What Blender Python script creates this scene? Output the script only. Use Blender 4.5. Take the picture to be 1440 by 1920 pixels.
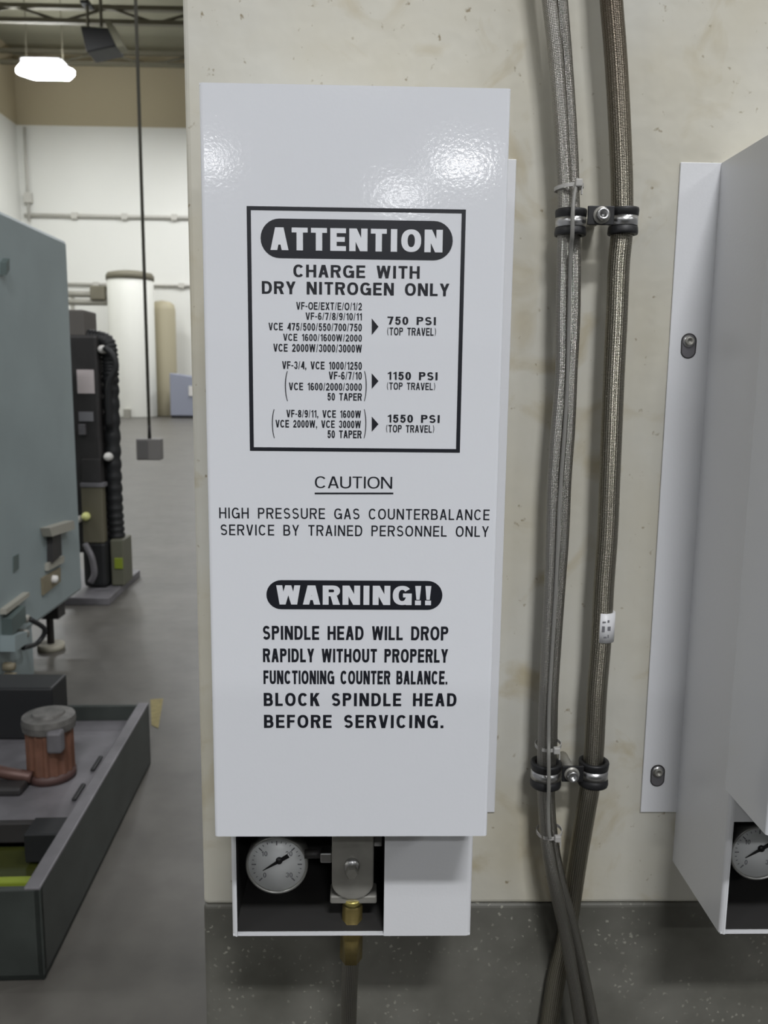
import bpy, bmesh, math, random
from mathutils import Vector, Matrix
random.seed(7)
for o in list(bpy.data.objects):
    bpy.data.objects.remove(o, do_unlink=True)
SC = bpy.context.scene
COL = SC.collection
PI = math.pi

# ------------------------------------------------------------------ camera
F, PITCH, YAW, ROLL, CAMZ = 1577.8, 0.15433, 0.02423, 0.01117, 1.55
FW = Vector((math.sin(YAW)*math.cos(PITCH), math.cos(YAW)*math.cos(PITCH), -math.sin(PITCH)))
RT0 = Vector((math.cos(YAW), -math.sin(YAW), 0))
UP0 = RT0.cross(FW)
RT = math.cos(ROLL)*RT0 + math.sin(ROLL)*UP0
UP = -math.sin(ROLL)*RT0 + math.cos(ROLL)*UP0
CAM = Vector((0, 0, CAMZ))
cd = bpy.data.cameras.new('camera')
cd.sensor_fit = 'VERTICAL'; cd.sensor_height = 36.0; cd.lens = F*36/1920
cd.clip_start = 0.02; cd.clip_end = 300
cd.dof.use_dof = True; cd.dof.focus_distance = 0.80; cd.dof.aperture_fstop = 11
cam = bpy.data.objects.new('camera', cd); COL.objects.link(cam)
mw = Matrix((RT, UP, -FW)).transposed().to_4x4(); mw.translation = CAM
cam.matrix_world = mw
SC.camera = cam

# ------------------------------------------------------------------ light and exposure
SC.view_settings.view_transform = 'Standard'
SC.view_settings.look = 'None'
SC.view_settings.gamma = 1
SC.view_settings.use_curve_mapping = False
SC.view_settings.exposure = 0.0
w = bpy.data.worlds.new('world'); SC.world = w; w.use_nodes = True
w.node_tree.nodes['Background'].inputs[0].default_value = (0.9, 0.95, 1, 1)
w.node_tree.nodes['Background'].inputs[1].default_value = 0.05

LAMP_Z = 11.9
def hall_lamp(x, y, watts, sx=2.4, sy=0.7):
    l = bpy.data.lights.new('high_bay_light', 'AREA'); l.shape = 'RECTANGLE'
    l.size = sx; l.size_y = sy; l.energy = watts; l.color = (0.97, 0.98, 1.0)
    o = bpy.data.objects.new('high_bay_light', l); COL.objects.link(o)
    o.location = (x, y, LAMP_Z)
    return o
LAMP_W = 480
for (x, y, k) in [(4.6, -41, 1.1), (2.0, -48, .9), (-8, -41, .8),                   # far rows, seen as glints in the gloss paint
                  (-9, -26, .6), (0, -26, 1), (10, -26, 1.0), (-9, -16, .6), (2, -16, 1.7), (13, -14, .9),
                  (-9, -7, .6), (1.6, -8, 2.7), (13, -7, .9), (4, 0.2, .7),
                  (-9, 4, 1.0), (9, 6, 1), (-10, 14, .7), (4, 14, .6), (-10, 23, 1.0), (-3, 25, 1.2),
                  (2, 30, 1.35), (-4, 32, 1.1)]:
    hall_lamp(x, y, LAMP_W*k)

# ------------------------------------------------------------------ helpers
def at(px, py, Y):
    """point of the plane y = Y that stands at pixel (px, py) of the 1440 x 1920 frame"""
    d = RT*(px-720) + UP*(960-py) + FW*F
    return CAM + d*(Y/d.y)
def atz(px, py, Z):
    d = RT*(px-720) + UP*(960-py) + FW*F
    return CAM + d*((Z-CAMZ)/d.z)

def lin(c):
    return tuple(((v/255)/12.92 if v/255 <= .04045 else ((v/255+.055)/1.055)**2.4) for v in c)

def mat(name, rgb, rough=.5, metal=0, noise=0, nscale=8, bump=0, bscale=60, rgb2=None, spec=.5, detail=6, bdist=.002):
    m = bpy.data.materials.new(name); m.use_nodes = True
    nt = m.node_tree; b = nt.nodes['Principled BSDF']
    b.inputs['Roughness'].default_value = rough; b.inputs['Metallic'].default_value = metal
    b.inputs['Specular IOR Level'].default_value = spec
    c = lin(rgb)
    b.inputs['Base Color'].default_value = (*c, 1)
    tc = nt.nodes.new('ShaderNodeTexCoord')
    if noise or rgb2:
        n = nt.nodes.new('ShaderNodeTexNoise'); n.inputs['Scale'].default_value = nscale; n.inputs['Detail'].default_value = detail
        nt.links.new(tc.outputs['Object'], n.inputs['Vector'])
        r = nt.nodes.new('ShaderNodeValToRGB')
        r.color_ramp.elements[0].position = .33; r.color_ramp.elements[1].position = .68
        c2 = lin(rgb2) if rgb2 else tuple(v*(1-noise) for v in c)
        r.color_ramp.elements[0].color = (*c2, 1); r.color_ramp.elements[1].color = (*c, 1)
        nt.links.new(n.outputs['Fac'], r.inputs['Fac']); nt.links.new(r.outputs['Color'], b.inputs['Base Color'])
    if bump:
        n2 = nt.nodes.new('ShaderNodeTexNoise'); n2.inputs['Scale'].default_value = bscale; n2.inputs['Detail'].default_value = 2
        nt.links.new(tc.outputs['Object'], n2.inputs['Vector'])
        bp = nt.nodes.new('ShaderNodeBump'); bp.inputs['Strength'].default_value = bump; bp.inputs['Distance'].default_value = bdist
        nt.links.new(n2.outputs['Fac'], bp.inputs['Height']); nt.links.new(bp.outputs['Normal'], b.inputs['Normal'])
    return m

class MB:
    def __init__(s): s.bm = bmesh.new(); s.uv = s.bm.loops.layers.uv.new('uv')
    def box(s, a, b, bev=0, seg=2):
        a = Vector(a); b = Vector(b)
        lo = Vector(min(a[i], b[i]) for i in range(3)); hi = Vector(max(a[i], b[i]) for i in range(3))
        t = bmesh.new(); bmesh.ops.create_cube(t, size=1)
        for v in t.verts: v.co = Vector(lo[i] + (v.co[i]+.5)*(hi[i]-lo[i]) for i in range(3))
        if bev: bmesh.ops.bevel(t, geom=list(t.edges), offset=bev, segments=seg, profile=.5, affect='EDGES')
        s.add(t); return s
    def add(s, t):
        me = bpy.data.meshes.new('t'); t.to_mesh(me); t.free(); s.bm.from_mesh(me); bpy.data.meshes.remove(me)
    def prism(s, pts, vec, bev=0):
        t = bmesh.new(); vs = [t.verts.new(p) for p in pts]; f = t.faces.new(vs)
        r = bmesh.ops.extrude_face_region(t, geom=[f])
        bmesh.ops.translate(t, verts=[e for e in r['geom'] if isinstance(e, bmesh.types.BMVert)], vec=Vector(vec))
        bmesh.ops.recalc_face_normals(t, faces=t.faces)
        if bev: bmesh.ops.bevel(t, geom=list(t.edges), offset=bev, segments=2, profile=.5, affect='EDGES')
        s.add(t); return s
    def tube(s, pts, r, n=16, rx=None, caps=True):
        """round tube along pts, with u around and v (metres) along; r may be a list"""
        P = [Vector(p) for p in pts]; R = r if isinstance(r, (list, tuple)) else [r]*len(P)
        rings = []; side = None; L = 0; Ls = []
        for i, p in enumerate(P):
            d = (P[min(i+1, len(P)-1)] - P[max(i-1, 0)]).normalized()
            if side is None:
                side = d.cross(Vector((0, 1, 0)))
                if side.length < .1: side = d.cross(Vector((1, 0, 0)))
            side = (side - d*side.dot(d)).normalized(); up = side.cross(d)
            rings.append([s.bm.verts.new(p + (side*math.cos(2*PI*k/n) + up*math.sin(2*PI*k/n))*R[i]) for k in range(n)])
            if i: L += (p-P[i-1]).length
            Ls.append(L)
        for i in range(len(P)-1):
            for k in range(n):
                k2 = (k+1) % n
                f = s.bm.faces.new((rings[i][k], rings[i][k2], rings[i+1][k2], rings[i+1][k])); f.smooth = True
                for lp, (u, v) in zip(f.loops, ((k/n, Ls[i]), ((k+1)/n, Ls[i]), ((k+1)/n, Ls[i+1]), (k/n, Ls[i+1]))): lp[s.uv].uv = (u, v)
        if caps:
            s.bm.faces.new(rings[0][::-1]); s.bm.faces.new(rings[-1])
        return s
    def cyl(s, a, b, r, n=24, r2=None): return s.tube([a, b], [r, r if r2 is None else r2], n)
    def lathe(s, prof, c, axis='Z', n=40, smooth=True, sx=1.0):
        """prof = [(radius, height)]; closed if first == last"""
        rings = []
        for (r, h) in prof:
            ring = []
            for k in range(n):
                a = 2*PI*k/n; x, y = r*math.cos(a)*sx, r*math.sin(a)
                q = {'Z': (x, y, h), 'Y': (x, h, y), 'X': (h, x, y)}[axis]
                ring.append(s.bm.verts.new(Vector(c)+Vector(q)))
            rings.append(ring)
        for i in range(len(prof)-1):
            for k in range(n):
                k2 = (k+1) % n
                f = s.bm.faces.new((rings[i][k], rings[i][k2], rings[i+1][k2], rings[i+1][k])); f.smooth = smooth
        if prof[0] != prof[-1]:
            if prof[0][0] > 1e-6: s.bm.faces.new(rings[0])
            if prof[-1][0] > 1e-6: s.bm.faces.new(rings[-1])
        return s
    def build(s, name, m, parent=None, world=True):
        len(s.bm.verts) and bmesh.ops.remove_doubles(s.bm, verts=s.bm.verts, dist=1e-7)
        bmesh.ops.recalc_face_normals(s.bm, faces=s.bm.faces)
        me = bpy.data.meshes.new(name); s.bm.to_mesh(me); s.bm.free()
        me.materials.append(m)
        o = bpy.data.objects.new(name, me); COL.objects.link(o)
        if parent:                                   # geometry was given in world space
            top = parent; off = Vector(parent.location)
            while top.parent: top = top.parent; off += Vector(top.location)
            if world: me.transform(Matrix.Translation(-off))
            o.parent = parent
        return o

def empty(name, loc): o = bpy.data.objects.new(name, None); o.empty_display_size = .05; COL.objects.link(o); o.location = loc; return o
def tag(o, label, cat, group=None, kind=None):
    o['label'] = label; o['category'] = cat
    if group: o['group'] = group
    if kind: o['kind'] = kind
    return o
def struct(o): o['kind'] = 'structure'; return o
def kids(o): return [c for c in bpy.data.objects if c.parent == o]
def copy_tree(o, parent=None):
    c = o.copy(); COL.objects.link(c); c.parent = parent
    for ch in kids(o): copy_tree(ch, c)
    return c
def smooth_path(pts, n=8):
    """Catmull-Rom through the points"""
    P = [Vector(p) for p in pts]; P = [2*P[0]-P[1]] + P + [2*P[-1]-P[-2]]; out = []
    for i in range(1, len(P)-2):
        for k in range(n):
            t = k/n
            out.append(.5*((2*P[i]) + (P[i+1]-P[i-1])*t + (2*P[i-1]-5*P[i]+4*P[i+1]-P[i+2])*t*t + (3*P[i]-P[i-1]-3*P[i+1]+P[i+2])*t**3))
    out.append(P[-2]); return out

# ------------------------------------------------------------------ materials
def painted_column():
    m = mat('cream_casting_paint', (199, 195, 180), .55, bump=.5, bscale=35)
    nt = m.node_tree; b = nt.nodes['Principled BSDF']; tc = nt.nodes['Texture Coordinate']
    def ramp(scale, p0, p1, detail=5, c0=0, c1=1, dist=0):
        n = nt.nodes.new('ShaderNodeTexNoise'); n.inputs['Scale'].default_value = scale; n.inputs['Detail'].default_value = detail
        n.inputs['Distortion'].default_value = dist
        nt.links.new(tc.outputs['Object'], n.inputs['Vector'])
        r = nt.nodes.new('ShaderNodeValToRGB'); r.color_ramp.elements[0].position = p0; r.color_ramp.elements[1].position = p1
        r.color_ramp.elements[0].color = (c0, c0, c0, 1); r.color_ramp.elements[1].color = (c1, c1, c1, 1)
        nt.links.new(n.outputs['Fac'], r.inputs['Fac']); return r.outputs['Color']
    def mix(fac, a, c):
        x = nt.nodes.new('ShaderNodeMix'); x.data_type = 'RGBA'
        nt.links.new(fac, x.inputs[0])
        if isinstance(a, tuple): x.inputs[6].default_value = (*a, 1)
        else: nt.links.new(a, x.inputs[6])
        x.inputs[7].default_value = (*c, 1); return x.outputs[2]
    c = mix(ramp(4, .4, .7), lin((197, 195, 185)), lin((190, 184, 165)))
    c = mix(ramp(11, .56, .75, dist=1), c, lin((176, 166, 140)))
    c = mix(ramp(95, .70, .80, 2), c, lin((140, 128, 104)))
    nt.links.new(c, b.inputs['Base Color']); return m
def grey_casting():
    m = mat('dark_grey_casting', (92, 91, 84), .6, bump=.5, bscale=30)
    nt = m.node_tree; b = nt.nodes['Principled BSDF']; tc = nt.nodes['Texture Coordinate']
    n = nt.nodes.new('ShaderNodeTexNoise'); n.inputs['Scale'].default_value = 7; n.inputs['Detail'].default_value = 6
    nt.links.new(tc.outputs['Object'], n.inputs['Vector'])
    r = nt.nodes.new('ShaderNodeValToRGB'); r.color_ramp.elements[0].position = .35; r.color_ramp.elements[1].position = .68
    r.color_ramp.elements[0].color = (*lin((80, 79, 72)), 1); r.color_ramp.elements[1].color = (*lin((112, 111, 104)), 1)
    nt.links.new(n.outputs['Fac'], r.inputs['Fac'])
    v = nt.nodes.new('ShaderNodeTexVoronoi'); v.inputs['Scale'].default_value = 105; v.inputs['Randomness'].default_value = 1
    wn = nt.nodes.new('ShaderNodeTexNoise'); wn.inputs['Scale'].default_value = 260; nt.links.new(tc.outputs['Object'], wn.inputs['Vector'])
    wv = nt.nodes.new('ShaderNodeVectorMath'); wv.operation = 'MULTIPLY_ADD'; wv.inputs[1].default_value = (.007, .007, .007)
    nt.links.new(wn.outputs['Color'], wv.inputs[0]); nt.links.new(tc.outputs['Object'], wv.inputs[2]); nt.links.new(wv.outputs[0], v.inputs['Vector'])
    r2 = nt.nodes.new('ShaderNodeValToRGB'); r2.color_ramp.elements[0].position = .14; r2.color_ramp.elements[1].position = .24
    r2.color_ramp.elements[0].color = (1, 1, 1, 1); r2.color_ramp.elements[1].color = (0, 0, 0, 1)
    nt.links.new(v.outputs['Distance'], r2.inputs['Fac'])
    n3 = nt.nodes.new('ShaderNodeTexNoise'); n3.inputs['Scale'].default_value = 14
    nt.links.new(tc.outputs['Object'], n3.inputs['Vector'])
    r3 = nt.nodes.new('ShaderNodeValToRGB'); r3.color_ramp.elements[0].position = .42; r3.color_ramp.elements[1].position = .62
    nt.links.new(n3.outputs['Fac'], r3.inputs['Fac'])
    mu = nt.nodes.new('ShaderNodeMath'); mu.operation = 'MULTIPLY'
    nt.links.new(r2.outputs['Color'], mu.inputs[0]); nt.links.new(r3.outputs['Color'], mu.inputs[1])
    mx = nt.nodes.new('ShaderNodeMix'); mx.data_type = 'RGBA'; mx.inputs[7].default_value = (*lin((150, 149, 138)), 1)
    nt.links.new(mu.outputs[0], mx.inputs[0]); nt.links.new(r.outputs['Color'], mx.inputs[6])
    nt.links.new(mx.outputs[2], b.inputs['Base Color']); return m
def braid(name, rgb, dark, rough=.28, stain=None):
    """crossed wire braid from the tube's own u (around) and v (along) coordinates"""
    m = mat(name, rgb, rough, 1.0); nt = m.node_tree; b = nt.nodes['Principled BSDF']
    uv = nt.nodes.new('ShaderNodeUVMap'); uv.uv_map = 'uv'
    sp = nt.nodes.new('ShaderNodeSeparateXYZ'); nt.links.new(uv.outputs[0], sp.inputs[0])
    def M(op, a, c=None):
        x = nt.nodes.new('ShaderNodeMath'); x.operation = op
        for i, q in enumerate((a, c)):
            if q is None: continue
            if isinstance(q, (int, float)): x.inputs[i].default_value = q
            else: nt.links.new(q, x.inputs[i])
        return x.outputs[0]
    u = M('MULTIPLY', sp.outputs[0], 2*PI*14); v = M('MULTIPLY', sp.outputs[1], 2*PI*300)
    h = M('MULTIPLY', M('SINE', M('ADD', u, v)), M('SINE', M('SUBTRACT', u, v)))
    f = M('ADD', M('MULTIPLY', h, .5), .5)
    mx = nt.nodes.new('ShaderNodeMix'); mx.data_type = 'RGBA'
    mx.inputs[6].default_value = (*lin(dark), 1); mx.inputs[7].default_value = (*lin(rgb), 1); nt.links.new(f, mx.inputs[0])
    colr = mx.outputs[2]
    if stain:
        tc = nt.nodes.new('ShaderNodeNewGeometry'); s2 = nt.nodes.new('ShaderNodeSeparateXYZ'); nt.links.new(tc.outputs['Position'], s2.inputs[0])
        mr = nt.nodes.new('ShaderNodeMapRange'); mr.inputs[1].default_value = stain[1]; mr.inputs[2].default_value = stain[2]
        nt.links.new(s2.outputs[2], mr.inputs[0])
        m2 = nt.nodes.new('ShaderNodeMix'); m2.data_type = 'RGBA'; m2.blend_type = 'MIX'
        nt.links.new(M('MULTIPLY', mr.outputs[0], .65), m2.inputs[0]); nt.links.new(colr, m2.inputs[6]); m2.inputs[7].default_value = (*lin(stain[0]), 1)
        colr = m2.outputs[2]
    nt.links.new(colr, b.inputs['Base Color'])
    bp = nt.nodes.new('ShaderNodeBump'); bp.inputs['Strength'].default_value = .6; bp.inputs['Distance'].default_value = .001
    nt.links.new(f, bp.inputs['Height']); nt.links.new(bp.outputs['Normal'], b.inputs['Normal'])
    return m
def floor_mat():
    m = mat('worn_concrete', (122, 120, 114), .42, bump=.1, bscale=20)
    nt = m.node_tree; b = nt.nodes['Principled BSDF']; tc = nt.nodes['Texture Coordinate']
    prev = None
    for sc, c0, c1, k in ((.5, (78, 76, 72), (92, 89, 84), 1), (2.3, (66, 64, 60), (102, 99, 94), .45), (9, (70, 67, 63), (98, 96, 90), .3)):
        n = nt.nodes.new('ShaderNodeTexNoise'); n.inputs['Scale'].default_value = sc; n.inputs['Detail'].default_value = 6
        nt.links.new(tc.outputs['Object'], n.inputs['Vector'])
        r = nt.nodes.new('ShaderNodeValToRGB'); r.color_ramp.elements[0].position = .35; r.color_ramp.elements[1].position = .65
        r.color_ramp.elements[0].color = (*lin(c0), 1); r.color_ramp.elements[1].color = (*lin(c1), 1)
        nt.links.new(n.outputs['Fac'], r.inputs['Fac'])
        if prev is None: prev = r.outputs['Color']
        else:
            x = nt.nodes.new('ShaderNodeMix'); x.data_type = 'RGBA'; x.inputs[0].default_value = k
            nt.links.new(prev, x.inputs[6]); nt.links.new(r.outputs['Color'], x.inputs[7]); prev = x.outputs[2]
    nt.links.new(prev, b.inputs['Base Color']); return m
def emit(name, rgb, s):
    m = bpy.data.materials.new(name); m.use_nodes = True; b = m.node_tree.nodes['Principled BSDF']
    b.inputs['Emission Color'].default_value = (*rgb, 1); b.inputs['Emission Strength'].default_value = s; return m

M_COL = painted_column(); M_BASE = grey_casting(); M_FLOOR = floor_mat()
M_COVER = mat('gloss_white_powder_coat', (226, 228, 233), .07, bump=.35, bscale=300, bdist=.00015)
M_BOX = mat('satin_white_powder_coat', (222, 223, 226), .3, bump=.35, bscale=300, bdist=.0003)
M_INSIDE = mat('dark_inside_grey', (44, 43, 42), .8)  # even dark grey for the sheets inside the housing
M_INK = mat('black_print', (26, 28, 36), .4)
M_WHITE_INK = mat('white_print', (226, 228, 233), .35)
M_BRAID = braid('steel_braid', (186, 183, 176), (88, 86, 81))
M_BRAID_B = braid('stained_steel_braid', (178, 173, 158), (80, 76, 67), stain=((84, 70, 58), 1.70, 1.95))
M_RUBBER = mat('black_rubber', (26, 26, 28), .5)
M_ZINC = mat('zinc_steel', (190, 190, 190), .32, 1)
M_STEEL = mat('brushed_steel', (172, 170, 163), .45, .55, noise=.2, nscale=40)
M_BRASS = mat('brass', (150, 134, 84), .4, .7, noise=.3, nscale=60)
M_TIE = mat('grey_nylon', (176, 174, 170), .5)
M_CABLE = mat('grey_sheath', (128, 127, 122), .5)
M_DIAL = mat('dial_white', (232, 234, 234), .35)
M_NEEDLE = mat('needle_black', (22, 22, 24), .4)
M_SLEEVE = mat('white_vinyl', (222, 222, 224), .4)
M_SMUDGE = mat('grey_print', (120, 120, 124), .5)
M_TANKB = mat('black_cylinder_paint', (30, 29, 28), .5)
M_WALL = mat('hall_wall_paint', (224, 224, 218), .7, noise=.04, nscale=.3)
M_CEIL = mat('olive_grey_deck', (140, 138, 120), .8, noise=.15, nscale=.4)
M_TRUSS = mat('truss_steel', (112, 108, 92), .7)
M_GREEN = mat('grey_green_machine_paint', (140, 152, 154), .42, noise=.12, nscale=2.5)
M_GREEN_D = mat('dark_green_machine_paint', (88, 100, 98), .5, noise=.25, nscale=4)
M_DARK = mat('oily_dark_steel', (56, 54, 54), .5, .2, noise=.3, nscale=6)
M_BLACK = mat('matt_black', (24, 25, 27), .55)
M_PLATE = mat('grey_steel_plate', (122, 120, 124), .5, .3, noise=.35, nscale=7)
M_COPPER = mat('copper_brown_paint', (124, 88, 72), .42, .25, noise=.25, nscale=18)
M_COOLANT = mat('olive_coolant', (50, 53, 22), .12)
M_LIME = mat('lime_paint', (124, 138, 42), .45)
M_WHITETANK = mat('white_tank_paint', (236, 236, 228), .5)
M_BEIGE = mat('beige_paint', (176, 168, 142), .6)
M_BLUE = mat('blue_grey_plastic', (138, 142, 156), .6)
M_PIPE = mat('grey_conduit', (150, 148, 138), .6); M_PALEPIPE = mat('pale_conduit', (190, 188, 180), .6)
M_TANPLATE = mat('tan_paint', (120, 112, 92), .6)
M_LABELG = mat('pale_label', (206, 204, 200), .5)
M_YELLOW = mat('yellow_floor_paint', (150, 138, 92), .7, noise=.3, nscale=30)
M_LAMPBODY = mat('white_lamp_housing', (200, 202, 205), .5)
M_LENS = emit('lit_lens', (.96, .98, 1), 60)

# ------------------------------------------------------------------ the hall
YW = 37.0
XL = at(45, 500, YW).x
ZC = at(250, 100, YW).z
floor = struct(MB().box((XL-.5, -58, -.2), (24, YW+.5, 0)).build('floor', M_FLOOR))
struct(MB().box((XL-.5, YW, 0), (24, YW+.4, ZC+.3)).build('wall_far', M_WALL))
M_TAN_SHADE = mat('tan_wall_shade', (180, 169, 142), .8)  # tan colour carries the shade of the unlit wall above the lamps
struct(MB().box((XL, YW-.03, LAMP_Z-.1), (23, YW, ZC)).build('wall_shade_far', M_TAN_SHADE))
struct(MB().box((XL, -58, LAMP_Z-.1), (XL+.03, YW-.03, ZC)).build('wall_shade_left', M_TAN_SHADE))
struct(MB().box((XL-.4, -58, 0), (XL, YW, ZC+.3)).build('wall_left', M_WALL))
struct(MB().box((23, -58, 0), (23.4, YW, ZC+.3)).build('wall_right', M_WALL))
struct(MB().box((XL-.4, -58.4, 0), (23.4, -58, ZC+.3)).build('wall_back', M_WALL))
struct(MB().box((XL-.5, -58, ZC), (24, YW+.4, ZC+.3)).build('ceiling', M_CEIL))
# unseen blocker added behind the camera to shade the lower column and floor
struct(MB().box((-2.6, -1.55, 0), (4.5, -1.4, 2.12)).build('wall_light_blocker', mat('blocker_grey', (120, 122, 124), .6)))
# roof trusses
def truss(n, Y, yb, yt, step):
    b = MB(); zb = at(200, yb, Y).z; zt = at(200, yt, Y).z; x0, x1 = XL, 10
    b.box((x0, Y-.1, zb-.065), (x1, Y+.1, zb+.065)); b.box((x0, Y-.1, zt-.065), (x1, Y+.1, zt+.065))
    x = x0+.2; k = 0
    while x < x1-step:
        b.cyl((x, Y, zb if k % 2 else zt), (x+step, Y, zt if k % 2 else zb), .05, 8); x += step; k += 1
    struct(b.build('trim_%d' % n, M_TRUSS))
Zt = ZC-.12
def Yat(py, z):                                    # depth at which height z stands at row py
    d = UP*(960-py) + RT*(-500) + FW*F; return (z-CAMZ)/d.z*d.y
truss(1, 29.0, 42, 15, 1.5)
truss(2, 35.6, 120, 99, 1.9)

# far conduits and pipes on the wall
def hpipe(name, x0, x1, py, r, label, cat='pipe', m=M_PALEPIPE, Y=YW, grp=None):
    a = at(x0, py, Y-r-.02); b_ = at(x1, py+(x1-x0)*.011, Y-r-.02)
    b_.z = a.z; b = MB().cyl(a, b_, r, 12)
    for k in range(1, 4):
        c = a.lerp(b_, k/4); b.box(c-Vector((.12, r, r*1.6)), c+Vector((.12, r+.02, r*1.6)))
    o = b.build(name, m); tag(o, label, cat, grp); return o
hpipe('wall_conduit', 46, 420, 403, .075, 'long grey conduit running high across the far white wall')
hpipe('wall_pipe', 100, 420, 532, .06, 'thin pale pipe on the far wall at the height of the white tank top')
o = hpipe('wall_pipe', 150, 420, 750, .06, 'low grey pipe running along the foot of the far wall')
v0 = at(47, 250, YW-.1); b = MB().cyl((v0.x, YW-.12, at(47, 415, YW).z), (v0.x, YW-.12, at(47, 240, YW).z), .06, 10)
b.box((v0.x-.15, YW-.22, at(47, 372, YW).z-.2), (v0.x+.15, YW, at(47, 372, YW).z+.2))
tag(b.build('wall_conduit', M_PALEPIPE), 'vertical conduit with a small box near the far wall corner', 'pipe')
# tank manifold between machine and white tank
t = empty('pipe_manifold', at(170, 560, 34)); tag(t, 'pale double pipe running into the side of the tall white tank', 'pipe')
for py in (551, 566):
    MB().cyl(at(110, py, 34.6), at(202, py+1, 34.6), .13, 12).build('pipe', M_PIPE, t)
c = at(186, 551, 34.6); MB().box(c-Vector((.3, .25, .25)), c+Vector((.3, .25, .3)), .05).build('valve', M_TRUSS, t)
MB().cyl(at(135, 551, 34.6), (at(135, 551, 34.6).x, 34.6, 0), .08, 10).build('support_leg', M_PIPE, t)

def tank(px0, px1, top, Y, m, rim_or_shade, label, name='storage_tank'):
    a = at(px0, 640, Y); c = at(px1, 640, Y); r = (c.x-a.x)/2; cx = (a.x+c.x)/2; zt = at((px0+px1)/2, top, Y).z
    t = empty(name, (cx, Y, 0)); tag(t, label, 'tank')
    MB().lathe([(r*.98, 0), (r, .05), (r, zt-.35), (r*.93, zt-.12), (r*.6, zt), (0, zt+.06)], (cx, Y, 0), n=48).build('tank_shell', m, t)
    if rim_or_shade:
        MB().lathe([(r*1.0, zt-.28), (r*1.04, zt-.28), (r*1.04, zt-.12), (r*.97, zt-.02), (r*.6, zt+.05), (r*.6, zt), (r*1.0, zt-.28)], (cx, Y, 0), n=48).build('rim_or_shade', M_TRUSS, t)  # shading of the tank top, built as a dark band
    return t, cx, r
t, cx, r = tank(206, 290, 512, 34.6, M_WHITETANK, True, 'tall white storage tank with its top shade as a dark band, standing at the far wall')
MB().box((cx-r*.15, 34.6-r-.25, 0), (cx+.1, 34.6-r+.05, .35)).build('drain_box', M_PIPE, t)
tank(283, 330, 566, 35.8, M_BEIGE, False, 'shorter beige tank standing behind the tall white tank')
a = at(327, 772, 34.5); p = at(352, 700, 34.5)
t = empty('waste_bin', (a.x+.6, 34.5, 0)); tag(t, 'blue grey bin with sloping lid at the far wall', 'bin')
MB().prism([(a.x, 33.8, .1), (a.x+1.5, 33.8, .1), (a.x+1.5, 33.8, p.z*.88), (a.x, 33.8, p.z)], (0, 1.2, 0), .03).build('bin_body', M_BLUE, t)
MB().box((a.x+.75, 33.76, p.z*.5), (a.x+1.3, 33.8, p.z*.72)).build('label_patch', M_LABELG, t)
MB().box((a.x+.02, 33.85, 0), (a.x+1.48, 34.95, .1)).build('bin_base', M_BLACK, t)

# high bay lamp that the photo shows
ld = (LAMP_Z - CAMZ)
d = RT*(85-720) + UP*(960-130) + FW*F; Yl = ld/d.z*d.y; lc = CAM + d*(Yl/d.y)
t = empty('high_bay_lamp', lc); tag(t, 'lit white high bay lamp hanging under the roof of the hall', 'lamp')
hw = .96
MB().prism([(lc.x-hw, lc.y-.1, lc.z), (lc.x-hw+.35, lc.y-.6, lc.z), (lc.x+hw-.35, lc.y-.6, lc.z), (lc.x+hw, lc.y-.1, lc.z),
            (lc.x+hw, lc.y+.1, lc.z), (lc.x+hw-.35, lc.y+.6, lc.z), (lc.x-hw+.35, lc.y+.6, lc.z), (lc.x-hw, lc.y+.1, lc.z)], (0, 0, -.16), .03).build('lens', M_LENS, t)
MB().box((lc.x-hw*.7, lc.y-.45, lc.z), (lc.x+hw*.7, lc.y+.45, lc.z+.25), .04).build('housing', M_LAMPBODY, t)
for s in (-1, 1):
    MB().cyl((lc.x+s*.6, lc.y, lc.z+.2), (lc.x+s*.6, lc.y, ZC), .015, 8).build('hanger_rod', M_TRUSS, t)

# dark unit heater below the trusses
Yh = 27.0; q = [at(150, 48, Yh), at(205, 52, Yh), at(218, 86, Yh), at(162, 98, Yh)]
t = empty('unit_heater', at(185, 70, Yh)); tag(t, 'dark boxy unit heater hanging from the roof trusses', 'heater')
MB().prism(q, (0, .9, 0), .04).build('heater_body', M_BLACK, t)
MB().prism([at(196, 40, Yh), at(206, 38, Yh), at(232, 86, Yh), at(219, 88, Yh)], (0, .5, 0)).build('side_flap', M_CEIL, t)
for px, py in ((165, 50), (190, 50)):
    a = at(px, py, Yh+.45); MB().cyl(a, (a.x, a.y, ZC), .05, 8).build('hanger_rod', M_TRUSS, t)
MB().box(at(150, 5, Yh+.2), at(176, 14, Yh+.7)).build('bracket', M_BLACK, t)

# pendant control hanging on its cable
Yp = 7.0; a = at(282, 812, Yp); 
t = empty('pendant_control', at(281, 865, Yp)); tag(t, 'grey pendant control box hanging on a long cable over the aisle', 'control box')
b0 = at(258, 822, Yp); b1 = at(304, 862, Yp)
MB().box((b0.x, Yp-.06, b1.z), (b1.x, Yp+.06, b0.z), .008).build('box_body', mat('pendant_grey', (112, 110, 108), .5), t)
MB().box((b0.x+.012, Yp-.066, b1.z+.012), ((b0.x+b1.x)/2-.004, Yp-.06, b0.z-.012), .002).build('face_plate', mat('pendant_dark_grey', (92, 91, 90), .5), t)
cx = (b0.x+b1.x)/2
MB().tube([(cx, Yp, b0.z-.002), (cx, Yp, b0.z+.16)], [.016, .012], 12).build('strain_relief', M_DARK, t)
MB().cyl((cx, Yp, b0.z+.1), (cx, Yp, ZC), .0135, 10).build('cable', mat('pendant_cable', (88, 86, 78), .6), t)

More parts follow.
